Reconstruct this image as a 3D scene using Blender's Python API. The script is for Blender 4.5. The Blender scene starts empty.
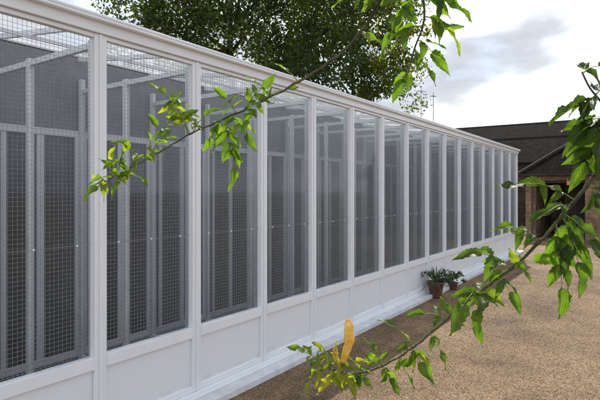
import bpy, math, random
import numpy as np
from mathutils import Vector, Matrix
random.seed(7); rng=np.random.default_rng(7)
sc=bpy.context.scene; COL=sc.collection
TH=math.radians(34.8); D=3.11; CH=1.8; FPX=500.0
# ---------------------------------------------------------------- camera
cam=bpy.data.cameras.new("camera"); co=bpy.data.objects.new("camera",cam); COL.objects.link(co)
co.location=(D,0,CH); co.rotation_euler=(math.radians(90),0,TH)
cam.lens=30; cam.sensor_width=36; cam.shift_y=-0.015; cam.clip_end=2000; cam.clip_start=0.02
sc.camera=co
sc.view_settings.view_transform='Standard'; sc.view_settings.look='None'; sc.view_settings.exposure=0
# ---------------------------------------------------------------- materials
def mat(name):
    m=bpy.data.materials.new(name); m.use_nodes=True
    nt=m.node_tree; b=nt.nodes['Principled BSDF']; return m,nt,b
def nn(nt,t,**k):
    n=nt.nodes.new(t)
    for a,v in k.items(): setattr(n,a,v)
    return n
def ramp(nt,stops):
    r=nt.nodes.new('ShaderNodeValToRGB'); e=r.color_ramp.elements
    while len(e)<len(stops): e.new(0.5)
    for el,(p,c) in zip(e,stops):
        el.position=p; el.color=(*c,1) if len(c)==3 else c
    return r
def noisy(name,c1,c2,scale=4,rough=0.6,bump=0.0,bscale=60,detail=3,stretch=None,metal=0,spec=0.5):
    m,nt,b=mat(name); tc=nn(nt,'ShaderNodeTexCoord'); mp=nn(nt,'ShaderNodeMapping')
    if stretch: mp.inputs['Scale'].default_value=stretch
    nt.links.new(tc.outputs['Object'],mp.inputs[0])
    n=nn(nt,'ShaderNodeTexNoise'); n.inputs['Scale'].default_value=scale; n.inputs['Detail'].default_value=detail
    nt.links.new(mp.outputs[0],n.inputs[0])
    r=ramp(nt,[(0.35,c1),(0.68,c2)]); nt.links.new(n.outputs[0],r.inputs[0]); nt.links.new(r.outputs[0],b.inputs['Base Color'])
    b.inputs['Roughness'].default_value=rough; b.inputs['Metallic'].default_value=metal
    b.inputs['Specular IOR Level'].default_value=spec
    if bump>0:
        n2=nn(nt,'ShaderNodeTexNoise'); n2.inputs['Scale'].default_value=bscale; n2.inputs['Detail'].default_value=2
        nt.links.new(mp.outputs[0],n2.inputs[0]); bp=nn(nt,'ShaderNodeBump'); bp.inputs['Strength'].default_value=bump; bp.inputs['Distance'].default_value=0.01
        nt.links.new(n2.outputs[0],bp.inputs['Height']); nt.links.new(bp.outputs[0],b.inputs['Normal'])
    return m
M_white=noisy('white_upvc',(0.81,0.845,0.885),(0.85,0.88,0.915),3,0.3)
M_panel,nt,b=mat('white_panel')
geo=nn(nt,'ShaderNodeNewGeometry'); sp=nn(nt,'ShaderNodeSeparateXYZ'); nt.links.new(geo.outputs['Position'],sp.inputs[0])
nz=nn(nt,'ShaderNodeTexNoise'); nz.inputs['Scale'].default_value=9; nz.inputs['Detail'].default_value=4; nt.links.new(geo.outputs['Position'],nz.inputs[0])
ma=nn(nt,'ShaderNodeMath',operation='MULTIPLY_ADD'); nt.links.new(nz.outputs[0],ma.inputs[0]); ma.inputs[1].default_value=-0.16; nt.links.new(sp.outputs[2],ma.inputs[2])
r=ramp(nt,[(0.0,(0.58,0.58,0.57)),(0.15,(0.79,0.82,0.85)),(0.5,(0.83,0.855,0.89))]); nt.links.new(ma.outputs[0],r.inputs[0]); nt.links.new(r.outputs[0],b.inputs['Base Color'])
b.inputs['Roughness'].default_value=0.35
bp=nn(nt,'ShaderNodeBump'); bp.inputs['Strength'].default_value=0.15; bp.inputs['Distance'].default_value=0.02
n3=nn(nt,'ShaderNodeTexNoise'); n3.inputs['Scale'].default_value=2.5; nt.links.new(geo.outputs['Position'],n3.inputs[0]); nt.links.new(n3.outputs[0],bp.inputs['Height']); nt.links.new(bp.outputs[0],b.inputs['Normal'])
M_wire=noisy('galvanised_wire',(0.20,0.21,0.225),(0.32,0.33,0.35),30,0.5,metal=0.2)
M_slab=noisy('concrete_slab',(0.58,0.60,0.63),(0.74,0.76,0.79),6,0.8,0.3,80,5)
M_floor=noisy('run_floor',(0.14,0.143,0.147),(0.22,0.222,0.225),5,0.7)
M_inner=noisy('inner_cladding',(0.17,0.176,0.185),(0.24,0.247,0.256),2,0.5)
M_iframe=noisy('inner_white_frame',(0.80,0.82,0.84),(0.86,0.88,0.90),4,0.4)
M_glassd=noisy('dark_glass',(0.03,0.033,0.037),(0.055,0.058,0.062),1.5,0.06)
M_dark=noisy('dark_interior',(0.02,0.018,0.016),(0.04,0.035,0.03),3,0.9)
def sheet(name,col,tr,tl):
    m=bpy.data.materials.new(name); m.use_nodes=True; nt=m.node_tree; b=nt.nodes['Principled BSDF']; out=nt.nodes['Material Output']
    b.inputs['Base Color'].default_value=(*col,1); b.inputs['Roughness'].default_value=0.12
    p=nn(nt,'ShaderNodeBsdfTransparent'); p.inputs[0].default_value=(0.9,0.92,0.94,1)
    c=nn(nt,'ShaderNodeMixShader'); c.inputs[0].default_value=tr
    src=b.outputs[0]
    if tl>0:
        t=nn(nt,'ShaderNodeBsdfTranslucent'); t.inputs[0].default_value=(*col,1)
        a=nn(nt,'ShaderNodeMixShader'); a.inputs[0].default_value=tl; nt.links.new(b.outputs[0],a.inputs[1]); nt.links.new(t.outputs[0],a.inputs[2]); src=a.outputs[0]
    nt.links.new(src,c.inputs[1]); nt.links.new(p.outputs[0],c.inputs[2]); nt.links.new(c.outputs[0],out.inputs[0])
    return m
M_poly=sheet('polycarbonate_roof',(0.58,0.60,0.62),0.38,0.65)
M_acry=sheet('acrylic_screen',(0.38,0.40,0.42),0.74,0)
M_haze=bpy.data.materials.new('haze_pane'); M_haze.use_nodes=True; nt=M_haze.node_tree; nt.nodes.remove(nt.nodes['Principled BSDF'])  # reflective sheet added to lift the dark bays with soft haze
tp=nn(nt,'ShaderNodeBsdfTransparent'); gs=nn(nt,'ShaderNodeBsdfGlossy'); gs.inputs['Roughness'].default_value=0.06; gs.inputs[0].default_value=(0.88,0.93,1.0,1)
fz=nn(nt,'ShaderNodeFresnel'); fz.inputs[0].default_value=1.36; mx=nn(nt,'ShaderNodeMixShader'); nt.links.new(fz.outputs[0],mx.inputs[0]); nt.links.new(tp.outputs[0],mx.inputs[1]); nt.links.new(gs.outputs[0],mx.inputs[2]); nt.links.new(mx.outputs[0],nt.nodes['Material Output'].inputs[0])
# gravel
def patch(nt,tc):  # dirt tone, plus broad darker blotches painted in as foreground shade
    n=nn(nt,'ShaderNodeTexNoise'); n.inputs['Scale'].default_value=0.9; n.inputs['Detail'].default_value=5; n.inputs['Roughness'].default_value=0.68; nt.links.new(tc.outputs['Object'],n.inputs[0])
    r2=ramp(nt,[(0.36,(0.48,0.43,0.38)),(0.64,(1.02,0.98,0.93))]); nt.links.new(n.outputs[0],r2.inputs[0]); return r2
def gravel():
    m,nt,b=mat('gravel'); tc=nn(nt,'ShaderNodeTexCoord')
    v=nn(nt,'ShaderNodeTexVoronoi'); v.inputs['Scale'].default_value=90; nt.links.new(tc.outputs['Object'],v.inputs['Vector'])
    sx=nn(nt,'ShaderNodeSeparateColor'); nt.links.new(v.outputs['Color'],sx.inputs[0])
    r=ramp(nt,[(0.0,(0.17,0.11,0.055)),(0.3,(0.28,0.19,0.10)),(0.6,(0.37,0.26,0.145)),(0.9,(0.46,0.34,0.205)),(1.0,(0.58,0.47,0.33))]); nt.links.new(sx.outputs[0],r.inputs[0])
    r2=patch(nt,tc)
    mx=nn(nt,'ShaderNodeMix',data_type='RGBA',blend_type='MULTIPLY'); mx.inputs[0].default_value=1
    nt.links.new(r.outputs[0],mx.inputs[6]); nt.links.new(r2.outputs[0],mx.inputs[7])
    r3=ramp(nt,[(0.25,(1,1,1)),(0.75,(0.42,0.36,0.30))]); nt.links.new(v.outputs['Distance'],r3.inputs[0])
    mx2=nn(nt,'ShaderNodeMix',data_type='RGBA',blend_type='MULTIPLY'); mx2.inputs[0].default_value=1
    nt.links.new(mx.outputs[2],mx2.inputs[6]); nt.links.new(r3.outputs[0],mx2.inputs[7]); nt.links.new(mx2.outputs[2],b.inputs['Base Color'])
    b.inputs['Roughness'].default_value=0.85
    bp=nn(nt,'ShaderNodeBump'); bp.invert=True; bp.inputs['Strength'].default_value=0.8; bp.inputs['Distance'].default_value=0.008
    nt.links.new(v.outputs['Distance'],bp.inputs['Height']); nt.links.new(bp.outputs[0],b.inputs['Normal'])
    return m
M_gravel=gravel()
M_stone,nt,b=mat('loose_stone'); at=nn(nt,'ShaderNodeAttribute',attribute_name='tint')
tc=nn(nt,'ShaderNodeTexCoord'); r2=patch(nt,tc)
r=ramp(nt,[(0.0,(0.17,0.11,0.055)),(0.35,(0.29,0.20,0.105)),(0.7,(0.39,0.28,0.16)),(1.0,(0.56,0.45,0.31))]); nt.links.new(at.outputs['Fac'],r.inputs[0])
mx=nn(nt,'ShaderNodeMix',data_type='RGBA',blend_type='MULTIPLY'); mx.inputs[0].default_value=1; nt.links.new(r.outputs[0],mx.inputs[6]); nt.links.new(r2.outputs[0],mx.inputs[7]); nt.links.new(mx.outputs[2],b.inputs['Base Color']); b.inputs['Roughness'].default_value=0.8
# foliage
def leafmat(name,c0,c1,c2,tl,tcol,veins=False,rough=0.45,spec=0.4):
    m,nt,b=mat(name); out=nt.nodes['Material Output']
    at=nn(nt,'ShaderNodeAttribute',attribute_name='tint')
    r=ramp(nt,[(0.0,c0),(0.5,c1),(1.0,c2)]); nt.links.new(at.outputs['Fac'],r.inputs[0]); col=r.outputs[0]
    tint=nn(nt,'ShaderNodeMix',data_type='RGBA',blend_type='MULTIPLY'); tint.inputs[0].default_value=1
    tint.inputs[7].default_value=(*tcol,1)
    if veins:
        uv=nn(nt,'ShaderNodeUVMap'); s=nn(nt,'ShaderNodeSeparateXYZ'); nt.links.new(uv.outputs[0],s.inputs[0])
        a=nn(nt,'ShaderNodeMath',operation='SUBTRACT'); a.inputs[1].default_value=0.5; nt.links.new(s.outputs[0],a.inputs[0])
        ab=nn(nt,'ShaderNodeMath',operation='ABSOLUTE'); nt.links.new(a.outputs[0],ab.inputs[0])
        k=nn(nt,'ShaderNodeMath',operation='MULTIPLY_ADD'); nt.links.new(ab.outputs[0],k.inputs[0]); k.inputs[1].default_value=-0.7; nt.links.new(s.outputs[1],k.inputs[2])
        w=nn(nt,'ShaderNodeMath',operation='MULTIPLY'); w.inputs[1].default_value=44; nt.links.new(k.outputs[0],w.inputs[0])
        si=nn(nt,'ShaderNodeMath',operation='SINE'); nt.links.new(w.outputs[0],si.inputs[0])
        vr=ramp(nt,[(0.8,(0,0,0)),(1.0,(1,1,1))]); nt.links.new(si.outputs[0],vr.inputs[0])
        mr=ramp(nt,[(0.0,(1,1,1)),(0.05,(0,0,0))]); nt.links.new(ab.outputs[0],mr.inputs[0])
        mm=nn(nt,'ShaderNodeMath',operation='MAXIMUM'); nt.links.new(vr.outputs[0],mm.inputs[0]); nt.links.new(mr.outputs[0],mm.inputs[1])
        f=nn(nt,'ShaderNodeMath',operation='MULTIPLY'); f.inputs[1].default_value=0.3; nt.links.new(mm.outputs[0],f.inputs[0])
        vm=nn(nt,'ShaderNodeMix',data_type='RGBA'); nt.links.new(f.outputs[0],vm.inputs[0]); nt.links.new(col,vm.inputs[6]); vm.inputs[7].default_value=(0.18,0.25,0.08,1)
        tcn=nn(nt,'ShaderNodeTexCoord'); bn=nn(nt,'ShaderNodeTexNoise'); bn.inputs['Scale'].default_value=45; bn.inputs['Detail'].default_value=3; nt.links.new(tcn.outputs['Object'],bn.inputs[0])
        br=ramp(nt,[(0.35,(0.7,0.75,0.7)),(0.65,(1.2,1.1,1.0))]); nt.links.new(bn.outputs[0],br.inputs[0])
        bm=nn(nt,'ShaderNodeMix',data_type='RGBA',blend_type='MULTIPLY'); bm.inputs[0].default_value=1; nt.links.new(vm.outputs[2],bm.inputs[6]); nt.links.new(br.outputs[0],bm.inputs[7])
        col=bm.outputs[2]
        bp=nn(nt,'ShaderNodeBump'); bp.inputs['Strength'].default_value=0.4; bp.inputs['Distance'].default_value=0.002; nt.links.new(mm.outputs[0],bp.inputs['Height']); nt.links.new(bp.outputs[0],b.inputs['Normal'])
    nt.links.new(col,b.inputs['Base Color']); nt.links.new(col,tint.inputs[6])
    b.inputs['Roughness'].default_value=rough; b.inputs['Specular IOR Level'].default_value=spec
    t=nn(nt,'ShaderNodeBsdfTranslucent'); nt.links.new(tint.outputs[2],t.inputs[0])
    mx=nn(nt,'ShaderNodeMixShader'); mx.inputs[0].default_value=tl; nt.links.new(b.outputs[0],mx.inputs[1]); nt.links.new(t.outputs[0],mx.inputs[2]); nt.links.new(mx.outputs[0],out.inputs[0])
    return m
M_vleaf=leafmat('vine_leaf',(0.010,0.022,0.008),(0.070,0.135,0.018),(0.36,0.30,0.06),0.55,(3.4,3.5,1.1),True,0.42,0.4)
M_tree1=leafmat('tree_leaf_shade_tone',(0.014,0.030,0.010),(0.030,0.056,0.015),(0.075,0.100,0.024),0.42,(3.2,3.2,1.2))  # shaded part of the foliage, its darkness put into the leaf colour
M_tree2=leafmat('tree_leaf_sun_tone',(0.030,0.052,0.014),(0.066,0.096,0.020),(0.14,0.145,0.035),0.48,(3.0,3.0,1.1))  # sunlit part of the foliage, its brightness put into the leaf colour
M_shrub=leafmat('shrub_leaf',(0.02,0.04,0.014),(0.04,0.075,0.02),(0.08,0.12,0.03),0.25,(1.5,1.6,0.9))
M_bark=noisy('bark',(0.04,0.03,0.022),(0.08,0.065,0.05),9,0.9,0.6,40,stretch=(1,1,0.3))
M_stem=noisy('vine_stem',(0.04,0.042,0.018),(0.11,0.11,0.045),45,0.55,0.5,200)
M_flower=noisy('trumpet_flower',(0.66,0.42,0.10),(0.88,0.74,0.30),70,0.6,0.4,160)
nt=M_flower.node_tree; b=nt.nodes['Principled BSDF']; t=nn(nt,'ShaderNodeBsdfTranslucent'); t.inputs[0].default_value=(0.95,0.75,0.25,1); mx=nn(nt,'ShaderNodeMixShader'); mx.inputs[0].default_value=0.4
nt.links.new(b.outputs[0],mx.inputs[1]); nt.links.new(t.outputs[0],mx.inputs[2]); nt.links.new(mx.outputs[0],nt.nodes['Material Output'].inputs[0])
M_calyx=noisy('calyx',(0.12,0.2,0.04),(0.3,0.3,0.06),50,0.5)
M_pot=noisy('glazed_pot',(0.10,0.035,0.03),(0.17,0.065,0.05),8,0.4)
M_soil=noisy('soil',(0.03,0.02,0.015),(0.07,0.05,0.035),30,0.95,0.8,80)
M_alu=noisy('antenna_metal',(0.12,0.12,0.13),(0.2,0.2,0.2),10,0.5,metal=0.3)
def brickmat(name,c1,c2,mort,bw,bh,ms=0.02,rough=0.85,spec=0.5):
    m,nt,b=mat(name); tc=nn(nt,'ShaderNodeTexCoord'); mp=nn(nt,'ShaderNodeMapping'); nt.links.new(tc.outputs['UV'],mp.inputs[0])
    n=nn(nt,'ShaderNodeTexNoise'); n.inputs['Scale'].default_value=3; n.inputs['Detail'].default_value=4; nt.links.new(mp.outputs[0],n.inputs[0])
    ad=nn(nt,'ShaderNodeMix',data_type='RGBA',blend_type='LINEAR_LIGHT'); ad.inputs[0].default_value=0.05; nt.links.new(mp.outputs[0],ad.inputs[6]); nt.links.new(n.outputs[1],ad.inputs[7])
    br=nn(nt,'ShaderNodeTexBrick'); nt.links.new(ad.outputs[2],br.inputs[0]); br.inputs['Color1'].default_value=(*c1,1); br.inputs['Color2'].default_value=(*c2,1); br.inputs['Mortar'].default_value=(*mort,1)
    br.inputs['Scale'].default_value=1; br.inputs['Brick Width'].default_value=bw; br.inputs['Row Height'].default_value=bh; br.inputs['Mortar Size'].default_value=ms
    r2=ramp(nt,[(0.3,(0.5,0.5,0.5)),(0.7,(1.25,1.2,1.2))]); nt.links.new(n.outputs[0],r2.inputs[0])
    mx=nn(nt,'ShaderNodeMix',data_type='RGBA',blend_type='MULTIPLY'); mx.inputs[0].default_value=1; nt.links.new(br.outputs[0],mx.inputs[6]); nt.links.new(r2.outputs[0],mx.inputs[7]); nt.links.new(mx.outputs[2],b.inputs['Base Color'])
    b.inputs['Roughness'].default_value=rough; b.inputs['Specular IOR Level'].default_value=spec
    bp=nn(nt,'ShaderNodeBump'); bp.inputs['Strength'].default_value=0.7; bp.inputs['Distance'].default_value=0.02; bp.invert=True; nt.links.new(br.outputs['Fac'],bp.inputs['Height']); nt.links.new(bp.outputs[0],b.inputs['Normal'])
    return m
M_slate=brickmat('slate',(0.009,0.0085,0.009),(0.019,0.017,0.0165),(0.004,0.004,0.004),0.3,0.2,0.012,1.0,0.04)
M_slate2=brickmat('mossy_slate',(0.012,0.0105,0.0095),(0.025,0.021,0.018),(0.005,0.0045,0.004),0.26,0.16,0.014,1.0,0.04)
M_brick=brickmat('rubble_stone',(0.24,0.15,0.10),(0.34,0.235,0.16),(0.22,0.17,0.12),0.34,0.16,0.02)
M_brickd=brickmat('dark_stone',(0.06,0.038,0.026),(0.10,0.066,0.045),(0.06,0.045,0.033),0.34,0.16,0.02)
# ---------------------------------------------------------------- mesh helpers
class MB:
    def __init__(s): s.v=[]; s.f=[]; s.m=[]
    def box(s,x0,x1,y0,y1,z0,z1,mi=0):
        i=len(s.v); s.v+=[(x0,y0,z0),(x1,y0,z0),(x1,y1,z0),(x0,y1,z0),(x0,y0,z1),(x1,y0,z1),(x1,y1,z1),(x0,y1,z1)]
        for q in ((0,3,2,1),(4,5,6,7),(0,1,5,4),(1,2,6,5),(2,3,7,6),(3,0,4,7)): s.f.append(tuple(i+k for k in q)); s.m.append(mi)
    def poly(s,pts,mi=0):
        i=len(s.v); s.v+=[tuple(p) for p in pts]; s.f.append(tuple(range(i,i+len(pts)))); s.m.append(mi)
    def tube(s,pts,rad,n=8,mi=0,cap=True):
        pts=[Vector(p) for p in pts]; i0=len(s.v); ref=Vector((0.13,0.37,1)).normalized()
        for k,p in enumerate(pts):
            d=(pts[min(k+1,len(pts)-1)]-pts[max(k-1,0)]).normalized()
            a=d.cross(ref)
            if a.length<1e-3: a=d.cross(Vector((1,0,0)))
            a.normalize(); c=d.cross(a)
            for j in range(n):
                t=2*math.pi*j/n; s.v.append(tuple(p+(a*math.cos(t)+c*math.sin(t))*rad[k]))
        for k in range(len(pts)-1):
            for j in range(n):
                s.f.append((i0+k*n+j,i0+k*n+(j+1)%n,i0+(k+1)*n+(j+1)%n,i0+(k+1)*n+j)); s.m.append(mi)
        if cap:
            s.f.append(tuple(i0+j for j in range(n))[::-1]); s.m.append(mi)
            s.f.append(tuple(i0+(len(pts)-1)*n+j for j in range(n))); s.m.append(mi)
    def lathe(s,c,prof,n=24,mi=0):
        i0=len(s.v)
        for (r,z) in prof:
            for j in range(n):
                t=2*math.pi*j/n; s.v.append((c[0]+r*math.cos(t),c[1]+r*math.sin(t),c[2]+z))
        for k in range(len(prof)-1):
            for j in range(n):
                s.f.append((i0+k*n+j,i0+k*n+(j+1)%n,i0+(k+1)*n+(j+1)%n,i0+(k+1)*n+j)); s.m.append(mi)
    def mesh(s,name,mats,smooth=False):
        me=bpy.data.meshes.new(name); me.from_pydata(s.v,[],s.f)
        for m in mats: me.materials.append(m)
        me.polygons.foreach_set('material_index',s.m)
        if smooth: me.polygons.foreach_set('use_smooth',[True]*len(me.polygons))
        me.update(); return me
def add(name,me,parent=None,loc=None,bevel=0,**props):
    o=bpy.data.objects.new(name,me); COL.objects.link(o)
    if parent: o.parent=parent
    if loc: o.location=loc
    if bevel:
        b=o.modifiers.new('b','BEVEL'); b.width=bevel; b.segments=2; b.limit_method='ANGLE'
    for k,v in props.items(): o[k]=v
    return o
def empty(name,loc,label,cat,group=None):
    o=bpy.data.objects.new(name,None); o.location=loc; o.empty_display_size=0.2; COL.objects.link(o); o['label']=label; o['category']=cat
    if group: o['group']=group
    return o
def boxuv(me):
    uv=me.uv_layers.new(name='UVMap')
    for p in me.polygons:
        n=p.normal
        for li in p.loop_indices:
            c=me.vertices[me.loops[li].vertex_index].co
            if abs(n.z)>0.95: u=(c.x,c.y)
            elif abs(n.y)>=abs(n.x): u=(c.x,c.z/max(0.3,math.sqrt(max(0,1-n.z*n.z))))
            else: u=(c.y,c.z/max(0.3,math.sqrt(max(0,1-n.z*n.z))))
            uv.data[li].uv=u
def npmesh(name,V,F,mats,tint=None,smooth=False):
    me=bpy.data.meshes.new(name); n=F.shape[1]
    me.vertices.add(len(V)); me.vertices.foreach_set('co',V.astype(np.float32).ravel())
    me.loops.add(F.size); me.loops.foreach_set('vertex_index',F.astype(np.int32).ravel())
    me.polygons.add(len(F)); me.polygons.foreach_set('loop_start',np.arange(0,F.size,n,dtype=np.int32))
    me.update(calc_edges=True)
    if smooth: me.polygons.foreach_set('use_smooth',np.ones(len(F),bool))
    for m in mats: me.materials.append(m)
    if tint is not None:
        a=me.attributes.new('tint','FLOAT','FACE'); a.data.foreach_set('value',tint.astype(np.float32))
    me.validate(); return me
# ---------------------------------------------------------------- ground
g=MB(); g.poly([(-400,-300,0),(400,-300,0),(400,600,0),(-400,600,0)])
add('gravel_ground',g.mesh('gravel_ground',[M_gravel]),kind='structure',label='brown gravel yard ground')
N=64000
P=np.zeros((N,3)); P[:,0]=rng.uniform(0.2,5.2,N); P[:,1]=2.2+rng.power(1,N)*10.5; rad=rng.uniform(0.0028,0.0072,N)
octa=np.array([[1,0,0],[0,1,0],[-1,0,0],[0,-1,0],[0,0,1],[0,0,-1]],float)
of=np.array([[0,1,4],[1,2,4],[2,3,4],[3,0,4],[1,0,5],[2,1,5],[3,2,5],[0,3,5]])
S=octa[None]*rad[:,None,None]*rng.uniform(0.6,1.35,(N,6,1))*np.array([1,1,0.65])
an=rng.uniform(0,6.28,N); ca,sa=np.cos(an),np.sin(an)
S2=S.copy(); S2[:,:,0]=S[:,:,0]*ca[:,None]-S[:,:,1]*sa[:,None]; S2[:,:,1]=S[:,:,0]*sa[:,None]+S[:,:,1]*ca[:,None]
P[:,2]=rad*0.3
V=(S2+P[:,None]).reshape(-1,3); F=(of[None]+(np.arange(N)*6)[:,None,None]).reshape(-1,3)
add('gravel_stones',npmesh('gravel_stones',V,F,[M_stone],np.repeat(rng.uniform(0,1,N),8)),kind='stuff',label='loose brown gravel stones scattered over the yard',category='gravel')
# ---------------------------------------------------------------- cattery building
SP=0.9; Y0=2.056; NB=15; N0=-3
ys=[Y0+n*SP for n in range(N0,NB+1)]; YA,YB=ys[0]-0.06,ys[-1]+0.06
bld=empty('cattery_building',(0,YA,0),'long white-framed cattery with wire mesh front beside gravel yard','building')
def lc(o):
    o.matrix_parent_inverse=Matrix.Translation((0,-YA,0)); return o
ZT=2.885; ZM=0.62; ZB=0.12
fr=MB(); hw=0.048
for (a,c) in ((0.003,hw),(SP-hw,SP-0.003)):
    fr.box(-0.055,0,a,c,ZB,ZT)
fr.box(-0.052,-0.003,hw,SP-hw,ZT-0.03,ZT); fr.box(-0.058,0.008,hw,SP-hw,ZM-0.045,ZM+0.04); fr.box(-0.052,-0.002,hw,SP-hw,ZB,ZB+0.05)
for (a,c) in ((hw,hw+0.010),(SP-hw-0.010,SP-hw)):
    fr.box(-0.045,-0.02,a,c,ZM+0.04,ZT-0.03)
me_fr=fr.mesh('bay_frame',[M_white])
w=MB(); wr=0.00085; st=0.0285
y=hw+0.010+0.016
while y<SP-hw-0.01: w.box(-0.034-wr,-0.034+wr,y-wr,y+wr,ZM+0.04,ZT-0.03); y+=st
z=ZM+0.04+0.02
while z<ZT-0.04: w.box(-0.0321-wr,-0.0321+wr,hw,SP-hw,z-wr,z+wr); z+=st
w.box(-0.033,-0.0295,hw+0.011,SP-hw-0.011,1.431,1.4345)
me_w=w.mesh('wire_mesh',[M_wire])
w=MB(); w.poly([(-0.048,hw,ZM+0.04),(-0.048,SP-hw,ZM+0.04),(-0.048,SP-hw,ZT-0.03),(-0.048,hw,ZT-0.03)]); me_gp=w.mesh('haze_pane',[M_haze])  # added sheet behind the wires, there for its hazy reflection
c=MB(); c.box(-0.0285,-0.021,-0.006,0.006,1.427,1.439); c.box(-0.0209,-0.018,-0.003,0.003,1.43,1.436)
me_c=c.mesh('mesh_clip',[M_white])
p=MB(); p.box(-0.04,-0.022,hw+0.002,SP-hw-0.002,ZB+0.05,ZM-0.045)
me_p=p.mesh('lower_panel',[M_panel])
for y in ys[:-1]:
    o=add('bay_frame',me_fr,bld,(0,y,0),0.003); lc(o)
    add('wire_mesh',me_w,o); add('lower_panel',me_p,o); add('haze_pane',me_gp,o)
    for yy in (0.16,0.45,0.74): add('mesh_clip',me_c,o,(0,yy,0))
s=MB(); s.box(0.001,0.008,-0.012,0.012,ZB,ZT); me_cs=s.mesh('cover_strip',[M_white])
for y in ys: lc(add('cover_strip',me_cs,bld,(0,y,0),0.003))
s=MB(); s.box(-0.07,0.02,YA,YB,0.062,ZB-0.002); lc(add('base_rail',s.mesh('base_rail',[M_white]),bld,None,0.004))
s=MB()
s.box(-0.05,0.022,YA-0.03,YB+0.03,ZT+0.002,ZT+0.085)
lc(add('fascia',s.mesh('fascia',[M_white]),bld,None,0.004))
IX=-1.75; RZ=ZT+0.095; slope=0.12
def rz(x): return RZ+(-x)*slope
r_=MB()
r_.poly([(0.05,YA-0.05,rz(0.05)),(0.05,YB+0.05,rz(0.05)),(IX,YB+0.05,rz(IX)),(IX,YA-0.05,rz(IX))])
ro=lc(add('roof',r_.mesh('roof',[M_poly]),bld))
s=MB()
for y in ys:
    i=len(s.v); x0,x1=-0.055,IX+0.01
    s.v+=[(x0,y-0.016,rz(x0)-0.045),(x0,y+0.016,rz(x0)-0.045),(x0,y+0.016,rz(x0)-0.006),(x0,y-0.016,rz(x0)-0.006),(x1,y-0.016,rz(x1)-0.05),(x1,y+0.016,rz(x1)-0.05),(x1,y+0.016,rz(x1)-0.006),(x1,y-0.016,rz(x1)-0.006)]
    for q in ((0,1,2,3),(7,6,5,4),(0,4,5,1),(1,5,6,2),(2,6,7,3),(3,7,4,0)): s.f.append(tuple(i+k2 for k2 in q)); s.m.append(0)
xm=-0.9; s.box(xm-0.012,xm+0.012,YA,YB,rz(xm)-0.08,rz(xm)-0.0505)
add('rafters',s.mesh('rafters',[M_iframe]),ro)
s=MB(); s.box(0.0,0.065,YA-0.05,YB+0.05,ZT+0.097,ZT+0.122); s.box(0.0225,0.065,YA-0.05,YB+0.05,ZT+0.075,ZT+0.0965); add('roof_edge_trim',s.mesh('roof_edge_trim',[M_white]),ro,None,0.007)
# inner wall + chalets
s=MB()
s.box(IX-2.3,IX-0.03,YA,YB,0.06,3.05,0)
s.poly([(IX-2.35,YA-0.05,3.3),(IX-0.0,YA-0.05,rz(IX)+0.02),(IX-0.0,YB+0.05,rz(IX)+0.02),(IX-2.35,YB+0.05,3.3)],1)
s.box(IX-0.029,IX,YA,YB,2.42,rz(IX)-0.01,0)
lc(add('inner_wall',s.mesh('inner_wall',[M_inner,M_slate]),bld))
d=MB()
d.box(IX-0.028,IX+0.03,0.0,0.08,0.09,2.419); d.box(IX-0.028,IX+0.03,SP-0.05,SP-0.001,0.09,2.419)
d.box(IX-0.028,IX+0.028,0.08,SP-0.05,2.35,2.419); d.box(IX-0.028,IX+0.028,0.08,SP-0.05,0.09,0.16)
d.box(IX-0.02,IX+0.02,0.13,0.18,0.16,2.35); d.box(IX-0.02,IX+0.02,0.46,0.53,0.16,2.35)
me_d=d.mesh('inner_door',[M_iframe])
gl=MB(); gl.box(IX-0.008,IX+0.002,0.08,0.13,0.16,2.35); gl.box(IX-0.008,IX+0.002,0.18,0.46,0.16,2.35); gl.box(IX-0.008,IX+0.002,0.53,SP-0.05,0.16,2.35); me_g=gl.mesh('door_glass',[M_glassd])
for y in ys[:-1]:
    o=lc(add('inner_door',me_d,bld,(0,y,0),0.003)); add('door_glass',me_g,o)
pt=MB()
for xa in (-0.07,-0.93): pt.box(xa-0.05,xa,-0.022,0.022,0.064,2.86)
pt.box(IX+0.032,IX+0.085,-0.022,0.022,0.064,2.95)
for (x0,x1) in ((-0.93,-0.12),(IX+0.085,-0.98)):
    for zz in (0.064,2.80): pt.box(x0+0.001,x1-0.001,-0.018,0.018,zz,zz+0.045)
me_pt=pt.mesh('partition',[M_iframe])
pa=MB()
for (x0,x1) in ((-0.93,-0.12),(IX+0.085,-0.98)): pa.poly([(x0,0,0.11),(x1,0,0.11),(x1,0,2.80),(x0,0,2.80)])
me_pa=pa.mesh('acrylic_screen',[M_acry])
for y in ys[1:-1]:
    o=lc(add('partition',me_pt,bld,(0,y,0),0.002)); add('acrylic_screen',me_pa,o)
for yy in (YA,YB-0.05):
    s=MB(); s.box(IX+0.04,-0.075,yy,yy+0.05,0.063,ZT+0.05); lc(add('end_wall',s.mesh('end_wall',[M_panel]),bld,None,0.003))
s=MB(); s.box(IX-2.4,-0.075,YA-0.02,YB+0.02,0,0.0615,0); s.box(-0.0749,0.15,YA-0.1,YB+0.12,0,0.0605,1)
lc(add('floor_slab',s.mesh('floor_slab',[M_floor,M_slab]),bld,None,0.006))
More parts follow.
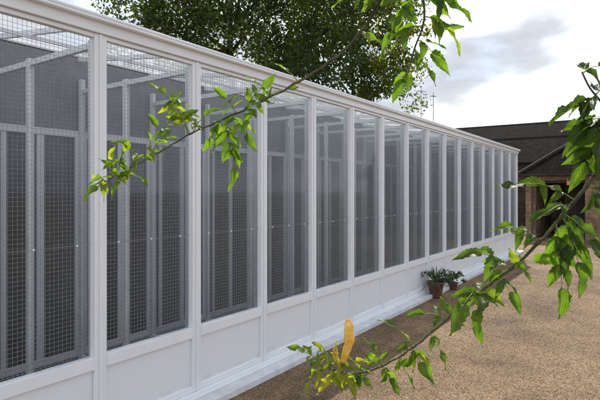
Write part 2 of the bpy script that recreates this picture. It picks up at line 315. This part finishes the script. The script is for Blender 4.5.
# ---------------------------------------------------------------- leaf clouds
def leafcloud(centres,crad,per,size,tb,aspect=0.6,flat=0.75):
    C=np.repeat(centres,per,axis=0); R=np.repeat(crad,per); n=len(C)
    d=rng.normal(size=(n,3)); d/=np.linalg.norm(d,axis=1)[:,None]; rr=rng.uniform(0.15,1,n)**0.5
    p=C+d*(R*rr)[:,None]*np.array([1,1,flat])
    a=rng.normal(size=(n,3)); a[:,2]-=0.3; a/=np.linalg.norm(a,axis=1)[:,None]
    b=np.cross(a,rng.normal(size=(n,3))+np.array([0,0,1.0])); b/=np.linalg.norm(b,axis=1)[:,None]
    L=size*rng.uniform(0.6,1.3,n)[:,None]
    V=np.stack([p,p+a*L*0.45+b*L*aspect*0.5,p+a*L,p+a*L*0.45-b*L*aspect*0.5],1).reshape(-1,3)
    F=np.arange(n*4).reshape(-1,4)
    t=np.clip(np.repeat(tb,per)+rng.normal(0,0.15,n),0,1)
    return V,F,t
def tree(loc,H,trunk_r,cc,cr,nclump,per,leaf,mt,label,seed,clr=(0.55,1.1),lim=16,gap=-1.0,zmin=0):
    rnd=random.Random(seed); r0=np.random.default_rng(seed)
    root=empty('tree',loc,label,'tree')
    t=MB(); cc=Vector(cc)
    trunk=[Vector((0,0,-0.1)),Vector((0.1,0.05,1.2)),Vector((0.0,0.2,2.6)),Vector((0.2,0.1,4.2)),Vector((0.1,-0.1,H*0.6)),Vector((0.2,0,H*0.9))]
    t.tube(trunk,[trunk_r*1.3,trunk_r,trunk_r*0.8,trunk_r*0.55,trunk_r*0.3,trunk_r*0.06],10)
    tips=[]
    for i in range(lim):
        z0=rnd.uniform(0.28,0.75)*H; b0=Vector((0.1,0,z0)); az=i*2.4+rnd.uniform(-.4,.4); el=rnd.uniform(0.2,0.9)
        dr=Vector((math.cos(az)*math.cos(el),math.sin(az)*math.cos(el),math.sin(el))); L=rnd.uniform(0.7,0.98)*cr[0]
        pts=[b0]
        for k in range(1,6): pts.append(b0+dr*L*k/5+Vector((rnd.uniform(-.2,.2),rnd.uniform(-.2,.2),0.12*k*rnd.uniform(-.3,1)))*1.2)
        rr=trunk_r*0.24; t.tube(pts,[rr*(1-0.17*k) for k in range(6)],7)
        for k in range(2,6):
            for q in range(2):
                d2=Vector((rnd.gauss(0,1),rnd.gauss(0,1),rnd.gauss(0.2,.7))).normalized(); e=pts[k]+(dr*0.6+d2)*L*0.22
                mid=(pts[k]+e)/2+Vector((0,0,0.1)); t.tube([pts[k],mid,e],[rr*0.3,rr*0.2,rr*0.06],5); tips.append(e)
    add('trunk',t.mesh('trunk',[M_bark],True),root)
    cs=[]
    while len(cs)<nclump:
        u=r0.normal(size=3); u/=np.linalg.norm(u); rr=r0.uniform(0.35,1)**0.6*(1+0.16*math.sin(u[0]*5+seed)+0.14*math.sin(u[2]*7+u[1]*5+seed*2))
        q=[cc.x+u[0]*cr[0]*rr,cc.y+u[1]*cr[0]*rr,cc.z+u[2]*cr[1]*rr]
        if math.sin(q[0]*1.5+seed)+math.sin(q[1]*1.3)+math.sin(q[2]*1.7+q[0])<gap: continue
        cs.append(q)
    for e in tips[::2]:
        if e.z>zmin: cs.append(list(e))
    cs=np.array(cs); V,F,tt=leafcloud(cs,r0.uniform(*clr,len(cs)),per,leaf,r0.uniform(0.0,0.95,len(cs)))
    add('crown',npmesh('crown',V,F,[mt],tt),root)
    return root
tree((-10.5,14.7,0),13,0.32,(0,0,8.8),(5.1,5.8),310,150,0.16,M_tree1,'large leafy tree with shade painted into its dark green, behind the cattery roof',3,gap=-1.2)
tree((-8.6,21.1,0),14.0,0.2,(0,0,9.9),(3.4,4.8),180,120,0.17,M_tree2,'tree with painted sunlit lighter green and sky gaps through its crown',11,(0.4,0.85),20,gap=-1.05,zmin=5.4)
# ---------------------------------------------------------------- background buildings
def house(name,x0,x1,y0,y1,ez,rz_,label,wall_open=None,hip=0,slate=None,wallm=None):
    h=empty(name,((x0+x1)/2,y0,0),label,'building'); inv=Matrix.Translation((-(x0+x1)/2,-y0,0))
    m=MB()
    if wall_open:
        a,c_,hh=wall_open
        m.box(x0,a,y0,y0+0.35,0,ez); m.box(c_,x1,y0,y0+0.35,0,ez); m.box(a,c_,y0+0.002,y0+0.348,hh,ez)
        m.box(x0,x1,y1-0.3,y1,0,ez); m.box(x0,x0+0.3,y0+0.351,y1-0.301,0,ez); m.box(x1-0.3,x1,y0+0.351,y1-0.301,0,ez)
    else: m.box(x0,x1,y0,y1,0,ez)
    ym=(y0+y1)/2
    gx=[x1-0.01] if hip else [x0+0.01,x1-0.01]
    for xx in gx: m.poly([(xx,y0+0.01,ez+0.001),(xx,y1-0.01,ez+0.001),(xx,ym,rz_-0.1)])
    me=m.mesh('wall',[wallm or M_brick]); boxuv(me); o=add('wall',me,h); o.matrix_parent_inverse=inv
    m=MB(); ov=0.25; k=(rz_-ez)/(ym-y0); e=ez-ov*k; tt=0.07
    for s_ in (1,-1):
        ya=y0-ov if s_==1 else y1+ov
        A=[(x0-ov,ya,e),(x1+ov,ya,e),(x1+ov,ym,rz_),(x0-ov+hip,ym,rz_)]
        Bp=[(p_[0],p_[1],p_[2]+tt) for p_ in A]
        if s_==1: A=A[::-1]
        else: Bp=Bp[::-1]
        m.poly(A); m.poly(Bp)
        m.poly([(x0-ov,ya,e),(x1+ov,ya,e),(x1+ov,ya,e+tt),(x0-ov,ya,e+tt)])
        for xx in ((x1+ov,) if hip else (x0-ov,x1+ov)): m.poly([(xx,ya,e),(xx,ym,rz_),(xx,ym,rz_+tt),(xx,ya,e+tt)])
    if hip:
        m.poly([(x0-ov,y1+ov,e+tt),(x0-ov,y0-ov,e+tt),(x0-ov+hip,ym,rz_+tt)]); m.poly([(x0-ov,y0-ov,e),(x0-ov,y1+ov,e),(x0-ov,y1+ov,e+tt),(x0-ov,y0-ov,e+tt)])
    me=m.mesh('roof',[slate or M_slate]); boxuv(me); o=add('roof',me,h); o.matrix_parent_inverse=inv
    r=MB(); r.tube([(x0-ov-0.01+hip,ym,rz_+tt),(x1+ov+0.01,ym,rz_+tt)],[0.08,0.08],8)
    if hip: r.tube([(x0-ov,y0-ov,e+tt),(x0-ov+hip,ym,rz_+tt)],[0.07,0.07],8)
    add('ridge_tiles',r.mesh('ridge_tiles',[M_dark]),o)
    gt=MB(); gt.tube([(x0-ov,y0-ov-0.05,e+0.02),(x1+ov,y0-ov-0.05,e+0.02)],[0.055,0.055],8); add('gutter',gt.mesh('gutter',[M_dark]),o)
    return h,inv
shed,inv=house('stone_outbuilding',-0.75,7.5,20.8,25.2,2.55,4.1,'low stone outbuilding with hipped slate roof and open doorway',(-0.55,1.25,2.2),hip=2.2,slate=M_slate2)
m=MB(); m.box(-0.549,1.249,20.9,21.1,2.1,2.199)
o=add('lintel',m.mesh('lintel',[M_bark]),shed); o.matrix_parent_inverse=inv
m=MB()
for k in range(7): m.box(0.47+k*0.1,0.47+k*0.1+0.096,21.9,21.94,0.02,2.03)
m.box(0.47,1.17,21.941,21.98,0.4,0.5); m.box(0.47,1.17,21.941,21.98,1.5,1.6)
o=add('door',m.mesh('door',[noisy('old_door',(0.025,0.02,0.017),(0.045,0.035,0.03),5,0.8)]),shed,None,0.004); o.matrix_parent_inverse=inv
m=MB(); m.box(0.66,0.98,20.74,20.775,2.02,2.18,0); m.box(0.70,0.94,20.732,20.739,2.05,2.15,1); m.box(0.68,0.70,20.75,20.77,2.181,2.33,0); m.box(0.92,0.94,20.75,20.77,2.181,2.33,0)
o=add('sign_board',m.mesh('sign_board',[noisy('sign_orange',(0.7,0.2,0.05),(0.8,0.28,0.08),5,0.5),noisy('sign_pale',(0.7,0.3,0.15),(0.7,0.5,0.35),40,0.5)]),shed); o.matrix_parent_inverse=inv
far,inv2=house('slate_roofed_house',-15,-1.2,35,42,5.2,6.5,'stone house with long dark slate roof and chimneys',wallm=M_brickd)
for cx in (-14.2,-11.0):
    m=MB(); m.box(cx-0.4,cx+0.4,38.1,38.9,5.9,6.9); m.box(cx-0.46,cx+0.46,38.04,38.96,6.901,7.0)
    me=m.mesh('chimney',[M_brickd]); boxuv(me); o=add('chimney',me,far); o.matrix_parent_inverse=inv2
barn,inv3=house('dark_brown_barn',-4.2,0.2,26.5,32,3.3,4.6,'dark brown stone barn with slate roof behind outbuilding',None,slate=M_slate2,wallm=M_brickd)
def antenna(x,y,z0,z1,lab,L=0.8):
    e=empty('roof_aerial',(x,y,z0),lab,'aerial'); m=MB(); m.tube([(0,0,0),(0,0,z1-z0)],[0.028,0.022],6)
    add('mast',m.mesh('mast',[M_alu]),e); m=MB(); zz=z1-z0-0.3
    a=Vector((0.5,0.86,0)); c_=Vector((-0.86,0.5,0))
    m.tube([Vector((0,0,zz))-a*L*.5,Vector((0,0,zz))+a*L*.5],[0.02,0.02],5)
    for k in range(6):
        p0=Vector((0,0,zz))+a*L*(k/5-.5); l=0.22-0.02*k
        m.tube([p0-c_*l,p0+c_*l],[0.012,0.012],4)
    add('aerial_array',m.mesh('aerial_array',[M_alu]),e)
antenna(-11.8,38.5,6.5,10.1,'thin metal television aerial on house roof ridge')
antenna(-10.8,38.5,6.5,9.6,'thin metal television aerial on house roof ridge',0.5)
# ---------------------------------------------------------------- pot
def pot(loc,R,H,mt,label):
    e=empty('potted_plant',loc,label,'potted plant'); m=MB()
    m.lathe((0,0,0),[(0.001,0),(R*0.62,0),(R*0.68,H*0.1),(R*0.95,H*0.82),(R*0.97,H*0.84),(R*1.08,H*0.86),(R*1.08,H*0.99),(R*1.0,H),(R*0.92,H*0.98),(R*0.9,H*0.86)],28)
    add('pot',m.mesh('pot',[mt],True),e); m=MB(); m.lathe((0,0,0),[(R*0.91,H*0.87),(R*0.5,H*0.9),(0.001,H*0.91)],20); add('soil',m.mesh('soil',[M_soil],True),e); return e
def blades(e,zb,n,L,wd,mt,name='foliage'):
    V=[];F=[];T=[]; rr=random.Random(5)
    for k in range(n):
        az=rr.uniform(0,6.28); el=rr.uniform(0.1,1.2); l=L*rr.uniform(0.5,1.1); a=Vector((math.cos(az)*math.cos(el),math.sin(az)*math.cos(el),math.sin(el))); s=Vector((-math.sin(az),math.cos(az),0))
        b0=Vector((math.cos(az)*0.02,math.sin(az)*0.02,zb)); i=len(V); seg=5; tt=rr.uniform(0,.9)
        for q in range(seg+1):
            f=q/seg; c=b0+a*l*f+Vector((0,0,-0.5*l*f*f*math.cos(el))); ww=wd*(0.6+0.8*f)*(1-f)**0.6*0.9+0.0005
            V+=[tuple(c-s*ww),tuple(c+s*ww)]
            if q<seg: F.append((i+2*q,i+2*q+1,i+2*q+3,i+2*q+2)); T.append(tt)
    add(name,npmesh(name,np.array(V),np.array(F),[mt],np.array(T)),e)
e=pot((0.17,8.25,0.004),0.14,0.27,M_pot,'dark red pot with loose spreading green plant beside the wall'); blades(e,0.25,44,0.42,0.012,M_shrub)
n=16; cs=rng.normal(size=(n,3))*np.array([0.10,0.26,0.05])+np.array([0,0,0.36]); V,F,t=leafcloud(cs,np.full(n,0.07),22,0.05,rng.uniform(0,1,n)); add('small_leaves',npmesh('small_leaves',V,F,[M_shrub],t),e)
e=pot((0.19,9.1,0.002),0.09,0.13,M_pot,'small dark pot with low leafy sprig beside the wall')
n=16; cs=rng.normal(size=(n,3))*np.array([0.09,0.16,0.04])+np.array([0,0,0.20]); V,F,t=leafcloud(cs,np.full(n,0.06),30,0.045,rng.uniform(0,1,n)); add('foliage',npmesh('foliage',V,F,[M_shrub],t),e)
# ---------------------------------------------------------------- trumpet vine branches
Rv=Vector((math.cos(TH),math.sin(TH),0)); Fv=Vector((-math.sin(TH),math.cos(TH),0)); Uv=Vector((0,0,1)); Cp=Vector((D,0,CH))
def S_(px,py,d): return Cp+Fv*d+Rv*((px-300)/FPX*d)+Uv*((191-py)/FPX*d)
def spline(pts,n=6):
    P=[Vector(p) for p in pts]; out=[]
    for i in range(len(P)-1):
        p0=P[max(i-1,0)];p1=P[i];p2=P[i+1];p3=P[min(i+2,len(P)-1)]
        for k in range(n):
            t=k/n; out.append(0.5*((2*p1)+(p2-p0)*t+(2*p0-5*p1+4*p2-p3)*t*t+(3*p1-p0-3*p2+p3)*t**3))
    out.append(P[-1]); return out
class Leaves:
    def __init__(s,seed): s.V=[];s.F=[];s.UV=[];s.T=[];s.stem=MB(); s.r=random.Random(seed)
    def leaflet(s,p,a,nrm,L,W,tint):
        r=s.r; a=a.normalized(); sd=a.cross(nrm)
        if sd.length<1e-3: sd=a.cross(Vector((0.3,0.2,1)))
        sd.normalize(); nrm=sd.cross(a).normalized()
        rows=13; i=len(s.V); curl=r.uniform(0.0,0.6); fold=r.uniform(0.1,0.85); wav=r.uniform(0,6); bend=r.uniform(-0.25,0.25); tw_=r.uniform(-0.9,0.9)
        for k in range(rows+1):
            f=k/rows; w=W*0.5*(math.sin(math.pi*min(1,f**0.68))**0.85)*(1.0-0.2*f)
            if f>0.8: w*=0.8
            if 0<k<rows: w*=1.0+(0.12 if k%2 else -0.09)
            w=max(w,0.0004)
            c=p+a*L*f-nrm*curl*L*f*f+sd*bend*L*f*f
            s2=(sd*math.cos(tw_*f)+nrm*math.sin(tw_*f)); n2=s2.cross(a)
            for j,u in enumerate((-1,-0.5,0,0.5,1)):
                h=abs(u)**1.3*w*fold+0.11*W*math.sin(wav+f*10+u*2)*abs(u)
                fw=(0.0 if k%2 else 0.03*L)*abs(u)*(1 if 0<k<rows else 0)
                s.V.append(c+s2*u*w*(1-0.15*fold)+n2*h+a*fw); s.UV.append((0.5+u*0.5,f))
        for k in range(rows):
            for j in range(4):
                b=i+k*5+j; s.F.append((b,b+1,b+6,b+5)); s.T.append(tint)
    def leaf(s,b,t,pairs,ll,tint=0.45,sag=0.12):
        r=s.r; b=Vector(b); t=Vector(t); L=(t-b).length; d=(t-b).normalized()
        mid=(b+t)/2+Uv*L*sag; P=spline([b,mid,t],5); s.stem.tube(P,[0.0015-0.0009*k/10 for k in range(len(P))],5)
        nrm=(Uv*r.uniform(0.5,1)-Fv*r.uniform(0.1,0.9)+Rv*r.uniform(-.4,.4)).normalized()
        for q in range(pairs):
            f=0.3+0.62*q/max(1,pairs); k=min(int(f*10),9); p=P[k]
            dd=(P[k+1]-P[k]).normalized(); sd=dd.cross(nrm).normalized()
            for sg in (1,-1):
                a=(sd*sg*r.uniform(0.7,1)+dd*r.uniform(0.35,0.9)-Uv*r.uniform(0.1,0.65)).normalized()
                l=ll*r.uniform(0.7,1.12)*(0.85+0.25*math.sin(math.pi*f)); n2=(nrm+Vector((r.gauss(0,.45),r.gauss(0,.45),r.gauss(0,.45)))).normalized()
                s.leaflet(p,a,n2,l,l*r.uniform(0.42,0.58),min(1,max(0,tint+r.gauss(0,0.09))))
        a=(d-Uv*r.uniform(0.1,0.4)).normalized(); s.leaflet(P[-1],a,(nrm+Vector((r.gauss(0,.3),r.gauss(0,.3),0))).normalized(),ll*1.15,ll*0.58,min(1,max(0,tint+r.gauss(0,0.09))))
    def build(s,parent,inv):
        nv=len(s.V); nf=len(s.F)
        V=[tuple(v) for v in s.V]+s.stem.v; F=list(s.F)+[tuple(i+nv for i in f) for f in s.stem.f]
        me=bpy.data.meshes.new('leaves'); me.from_pydata(V,[],F); me.materials.append(M_vleaf); me.materials.append(M_calyx)
        me.polygons.foreach_set('material_index',[0]*nf+[1]*len(s.stem.f))
        uv=me.uv_layers.new(name='UVMap')
        U=list(s.UV)+[(0.2,0.2)]*len(s.stem.v)
        arr=np.array([U[i] for f in F for i in f],np.float32); uv.data.foreach_set('uv',arr.ravel())
        at=me.attributes.new('tint','FLOAT','FACE'); at.data.foreach_set('value',s.T+[0.4]*len(s.stem.f))
        me.polygons.foreach_set('use_smooth',[True]*len(me.polygons))
        o=add('leaves',me,parent); o.matrix_parent_inverse=inv
def branch(pts,r0,r1,leaves,label,seed,extra=()):
    base=S_(*pts[0]); e=empty('vine_branch',base,label,'vine branch'); inv=Matrix.Translation(-base)
    P=spline([S_(*p) for p in pts],7); rr=random.Random(seed)
    P=[p+Vector((rr.gauss(0,1),rr.gauss(0,1),rr.gauss(0,1)))*0.0009 for p in P]; n=len(P)
    m=MB(); m.tube(P,[(r0+(r1-r0)*k/(n-1))*(1+0.28*(k%7==0)) for k in range(n)],10)
    for ex,ra,rb in extra:
        Q=spline([S_(*p) for p in ex],6); m.tube(Q,[ra+(rb-ra)*k/(len(Q)-1) for k in range(len(Q))],8)
    o=add('stem',m.mesh('stem',[M_stem],True),e); o.matrix_parent_inverse=inv
    L=Leaves(seed)
    for lf in leaves:
        b_,t_,pr,ll=lf[:4]; ti=lf[4] if len(lf)>4 else 0.42
        L.leaf(S_(*b_),S_(*t_),pr,ll,ti)
    L.build(e,inv); return e,inv
pts1=[(402,-60,1.0),(392,-20,1.02),(378,4,1.05),(361,32,1.08),(333,60,1.1),(298,82,1.13),(262,101,1.15),(226,118,1.18),(190,134,1.2),(160,152,1.22),(130,168,1.24),(108,180,1.25)]
lv1=[((108,180,1.25),(98,186,1.22),2,0.042,0.48),((112,178,1.25),(112,160,1.22),2,0.038,0.5),((118,174,1.25),(124,152,1.22),2,0.036,0.52),((130,168,1.24),(144,158,1.2),1,0.036,0.5),((132,168,1.24),(120,182,1.22),2,0.036,0.48),((140,162,1.24),(128,146,1.22),1,0.034,0.52),((104,181,1.25),(98,176,1.27),1,0.03,0.5),((120,174,1.25),(140,178,1.22),1,0.032,0.5),((150,158,1.23),(162,138,1.25),2,0.034,0.48),((152,158,1.23),(150,140,1.2),1,0.032,0.5),((170,146,1.21),(158,126,1.2),2,0.034,0.48),
((190,134,1.2),(165,94,1.18),5,0.038,0.48),((188,134,1.2),(178,108,1.2),3,0.034,0.48),((192,134,1.2),(205,116,1.2),1,0.034),((200,130,1.2),(184,112,1.16),1,0.034,0.5),((226,118,1.18),(232,168,1.15),4,0.046,0.44),((222,120,1.18),(212,138,1.2),2,0.036,0.4),((230,116,1.18),(246,134,1.14),2,0.038,0.46),((236,113,1.17),(226,98,1.16),2,0.034,0.46),((245,110,1.16),(262,88,1.15),2,0.038),((262,101,1.15),(285,90,1.15),1,0.036),((262,101,1.15),(248,120,1.12),2,0.034),((270,98,1.15),(256,82,1.15),1,0.03),((298,82,1.13),(288,72,1.13),0,0.03)]
tw=[((398,-40,1.0),(420,-10,1.0),(424,20,1.0),(414,50,1.0),(406,78,1.0)),0.003,0.0014]
lv1+=[((420,-6,1.0),(450,4,0.98),3,0.050,0.40),((424,16,1.0),(446,28,1.0),2,0.050,0.45),((422,26,1.0),(398,34,1.0),2,0.048,0.46),((418,40,1.0),(432,52,0.98),1,0.046,0.48),((414,50,1.0),(424,64,1.0),1,0.044,0.44),((408,72,1.0),(402,80,1.0),1,0.042,0.48),((412,-8,1.0),(385,-6,1.02),2,0.052,0.42),((412,0,1.0),(402,14,1.0),2,0.050,0.44),((430,-20,1.0),(462,-22,1.02),2,0.050,0.4),((385,-6,1.03),(352,-4,1.05),2,0.042,0.4),((361,32,1.08),(376,40,1.07),1,0.034)]
branch(pts1,0.0040,0.0012,lv1,'long arching trumpet vine branch with sunlit green leaves',21,[tw])
pts2=[(640,105,0.95),(612,150,0.96),(588,184,0.98),(562,216,1.0),(538,244,1.02),(512,268,1.04),(480,292,1.05),(446,320,1.06),(412,348,1.07),(382,366,1.06),(350,374,1.05),(322,366,1.05)]
lv2=[((588,184,0.98),(606,204,0.95),2,0.058,0.18),((575,200,0.98),(526,186,0.98),2,0.048,0.12),((570,206,0.99),(548,212,0.97),1,0.045,0.15),((562,216,1.0),(578,262,0.97),3,0.058,0.28),((564,214,1.0),(590,240,0.97),2,0.056,0.18),((556,224,1.0),(562,288,0.98),3,0.054,0.38),((540,242,1.02),(515,228,1.04),2,0.042,0.35),((512,268,1.04),(533,260,1.02),1,0.046,0.42),((510,268,1.04),(482,254,1.03),2,0.048,0.38),((498,278,1.04),(510,292,1.02),1,0.042,0.36),
((480,292,1.05),(464,304,1.0),1,0.070,0.25),((482,290,1.05),(478,310,1.02),1,0.056,0.35),((478,294,1.05),(490,282,1.05),1,0.046,0.45),((446,320,1.06),(458,306,1.06),1,0.040,0.42),((446,320,1.06),(424,314,1.05),1,0.036,0.45),((430,334,1.06),(440,350,1.05),1,0.040,0.42),((412,348,1.07),(420,362,1.05),2,0.044,0.42),((412,348,1.07),(396,328,1.06),1,0.036,0.48),((396,358,1.06),(406,372,1.05),1,0.036,0.48),((382,366,1.06),(390,378,1.05),2,0.036,0.45),((382,366,1.06),(376,350,1.06),1,0.030,0.48),
((322,366,1.05),(304,352,1.04),2,0.034,0.52),((325,367,1.05),(312,378,1.04),2,0.032,0.58),((335,370,1.05),(322,352,1.05),2,0.030,0.64),((330,369,1.05),(334,352,1.03),1,0.028,0.6),((340,372,1.05),(330,380,1.03),2,0.032,0.7),((343,372,1.05),(338,360,1.03),2,0.026,0.66),((345,373,1.05),(350,382,1.03),2,0.032,0.6),((352,374,1.05),(362,378,1.05),2,0.030,0.5),((358,374,1.05),(366,360,1.04),1,0.030,0.5),((346,373,1.05),(355,362,1.03),1,0.026,0.6)]
tw2=[((600,168,0.97),(612,140,0.95),(606,110,0.93),(590,88,0.92),(582,72,0.9)),0.0026,0.0014]
lv2+=[((608,120,0.94),(590,124,0.93),3,0.062,0.12),((598,98,0.92),(576,106,0.92),3,0.052,0.12),((606,132,0.95),(586,160,0.95),3,0.056,0.10),((596,94,0.92),(612,84,0.92),2,0.058,0.15),((582,74,0.9),(598,66,0.9),1,0.044,0.15),((604,112,0.93),(600,142,0.90),3,0.056,0.12)]
e2,inv=branch(pts2,0.0044,0.0016,lv2,'drooping trumpet vine branch ending in a pale yellow bud',33,[tw2])
def bud(b,t,R,seed,name='flower_bud'):
    b=Vector(b);t=Vector(t); ax=t-b; L=ax.length; q=ax.to_track_quat('Z','Y'); rr_=random.Random(seed)
    prof=[(0.30,0.0),(0.46,0.05),(0.48,0.14),(0.46,0.20),(0.54,0.28),(0.66,0.38),(0.74,0.48),(0.72,0.56),(0.84,0.63),(1.0,0.70),(0.96,0.76),(0.84,0.81),(0.90,0.87),(0.72,0.93),(0.45,0.98),(0.2,1.0),(0.02,0.985)]
    m=MB(); n=40; ph=[rr_.uniform(0,6) for _ in range(4)]
    for k,(r_,z_) in enumerate(prof):
        for j in range(n):
            a=2*math.pi*j/n; g_=(z_>0.17)
            rr=R*r_*(1+g_*(0.22*math.cos(4*a+z_*5)+0.09*math.sin(9*a+ph[0]+z_*9)+0.10*math.sin(3*a+z_*16+ph[1])))
            v=Vector((rr*math.cos(a)+0.06*L*math.sin(z_*4.5+ph[2]),rr*math.sin(a)+0.04*L*math.sin(z_*5+ph[3]),z_*L+g_*R*0.22*math.cos(3*a+ph[1])*(z_>0.6))); m.v.append(tuple(b+q@v))
    for k in range(len(prof)-1):
        for j in range(n): m.f.append((k*n+j,k*n+(j+1)%n,(k+1)*n+(j+1)%n,(k+1)*n+j)); m.m.append(0 if prof[k][1]>0.15 else 1)
    o=add(name,m.mesh(name,[M_flower,M_calyx],True),e2); o.matrix_parent_inverse=inv
bud(S_(345,374,1.05),S_(346,320,1.03),0.0102,1)
bud(S_(340,372,1.05),S_(335,346,1.03),0.0050,4)
# ---------------------------------------------------------------- light
PH=math.radians(16); EL=math.radians(46)
sv=Vector((-math.sin(PH)*math.cos(EL),math.cos(PH)*math.cos(EL),math.sin(EL)))
sl=bpy.data.lights.new('sun','SUN'); sl.energy=5; sl.angle=math.radians(0.6); sl.color=(1,0.94,0.85)
so=bpy.data.objects.new('sun',sl); so.rotation_euler=sv.to_track_quat('Z','Y').to_euler(); so.location=(0,10,20); COL.objects.link(so)
wd=bpy.data.worlds.new('World'); sc.world=wd; wd.use_nodes=True; nt=wd.node_tree; bg=nt.nodes['Background']; out=nt.nodes['World Output']
sky=nn(nt,'ShaderNodeTexSky',sky_type='NISHITA'); sky.sun_disc=False; sky.sun_elevation=EL; sky.sun_rotation=-PH; nt.links.new(sky.outputs[0],bg.inputs[0]); bg.inputs[1].default_value=0.15
bg2=nn(nt,'ShaderNodeBackground'); bg2.inputs[1].default_value=1.75
tc=nn(nt,'ShaderNodeTexCoord'); mp=nn(nt,'ShaderNodeMapping'); mp.inputs['Scale'].default_value=(1,1,2.2); nt.links.new(tc.outputs['Generated'],mp.inputs[0])
n1=nn(nt,'ShaderNodeTexNoise'); n1.inputs['Scale'].default_value=2.6; n1.inputs['Detail'].default_value=5; n1.inputs['Roughness'].default_value=0.55; nt.links.new(mp.outputs[0],n1.inputs[0])
r1=ramp(nt,[(0.36,(0,0,0)),(0.5,(1,1,1))]); nt.links.new(n1.outputs[0],r1.inputs[0])
mp2=nn(nt,'ShaderNodeMapping'); mp2.inputs['Scale'].default_value=(1,1,2.4); mp2.inputs['Location'].default_value=(3.1,1.7,0.4); nt.links.new(tc.outputs['Generated'],mp2.inputs[0])
n2=nn(nt,'ShaderNodeTexNoise'); n2.inputs['Scale'].default_value=3.0; n2.inputs['Detail'].default_value=6; n2.inputs['Roughness'].default_value=0.5; nt.links.new(mp2.outputs[0],n2.inputs[0])
r2=ramp(nt,[(0.34,(0.30,0.325,0.365)),(0.46,(0.43,0.455,0.50)),(0.62,(0.96,0.98,1.0))]); nt.links.new(n2.outputs[0],r2.inputs[0]); nt.links.new(r2.outputs[0],bg2.inputs[0])
mx=nn(nt,'ShaderNodeMixShader'); nt.links.new(r1.outputs[0],mx.inputs[0]); nt.links.new(bg.outputs[0],mx.inputs[1]); nt.links.new(bg2.outputs[0],mx.inputs[2]); nt.links.new(mx.outputs[0],out.inputs[0])
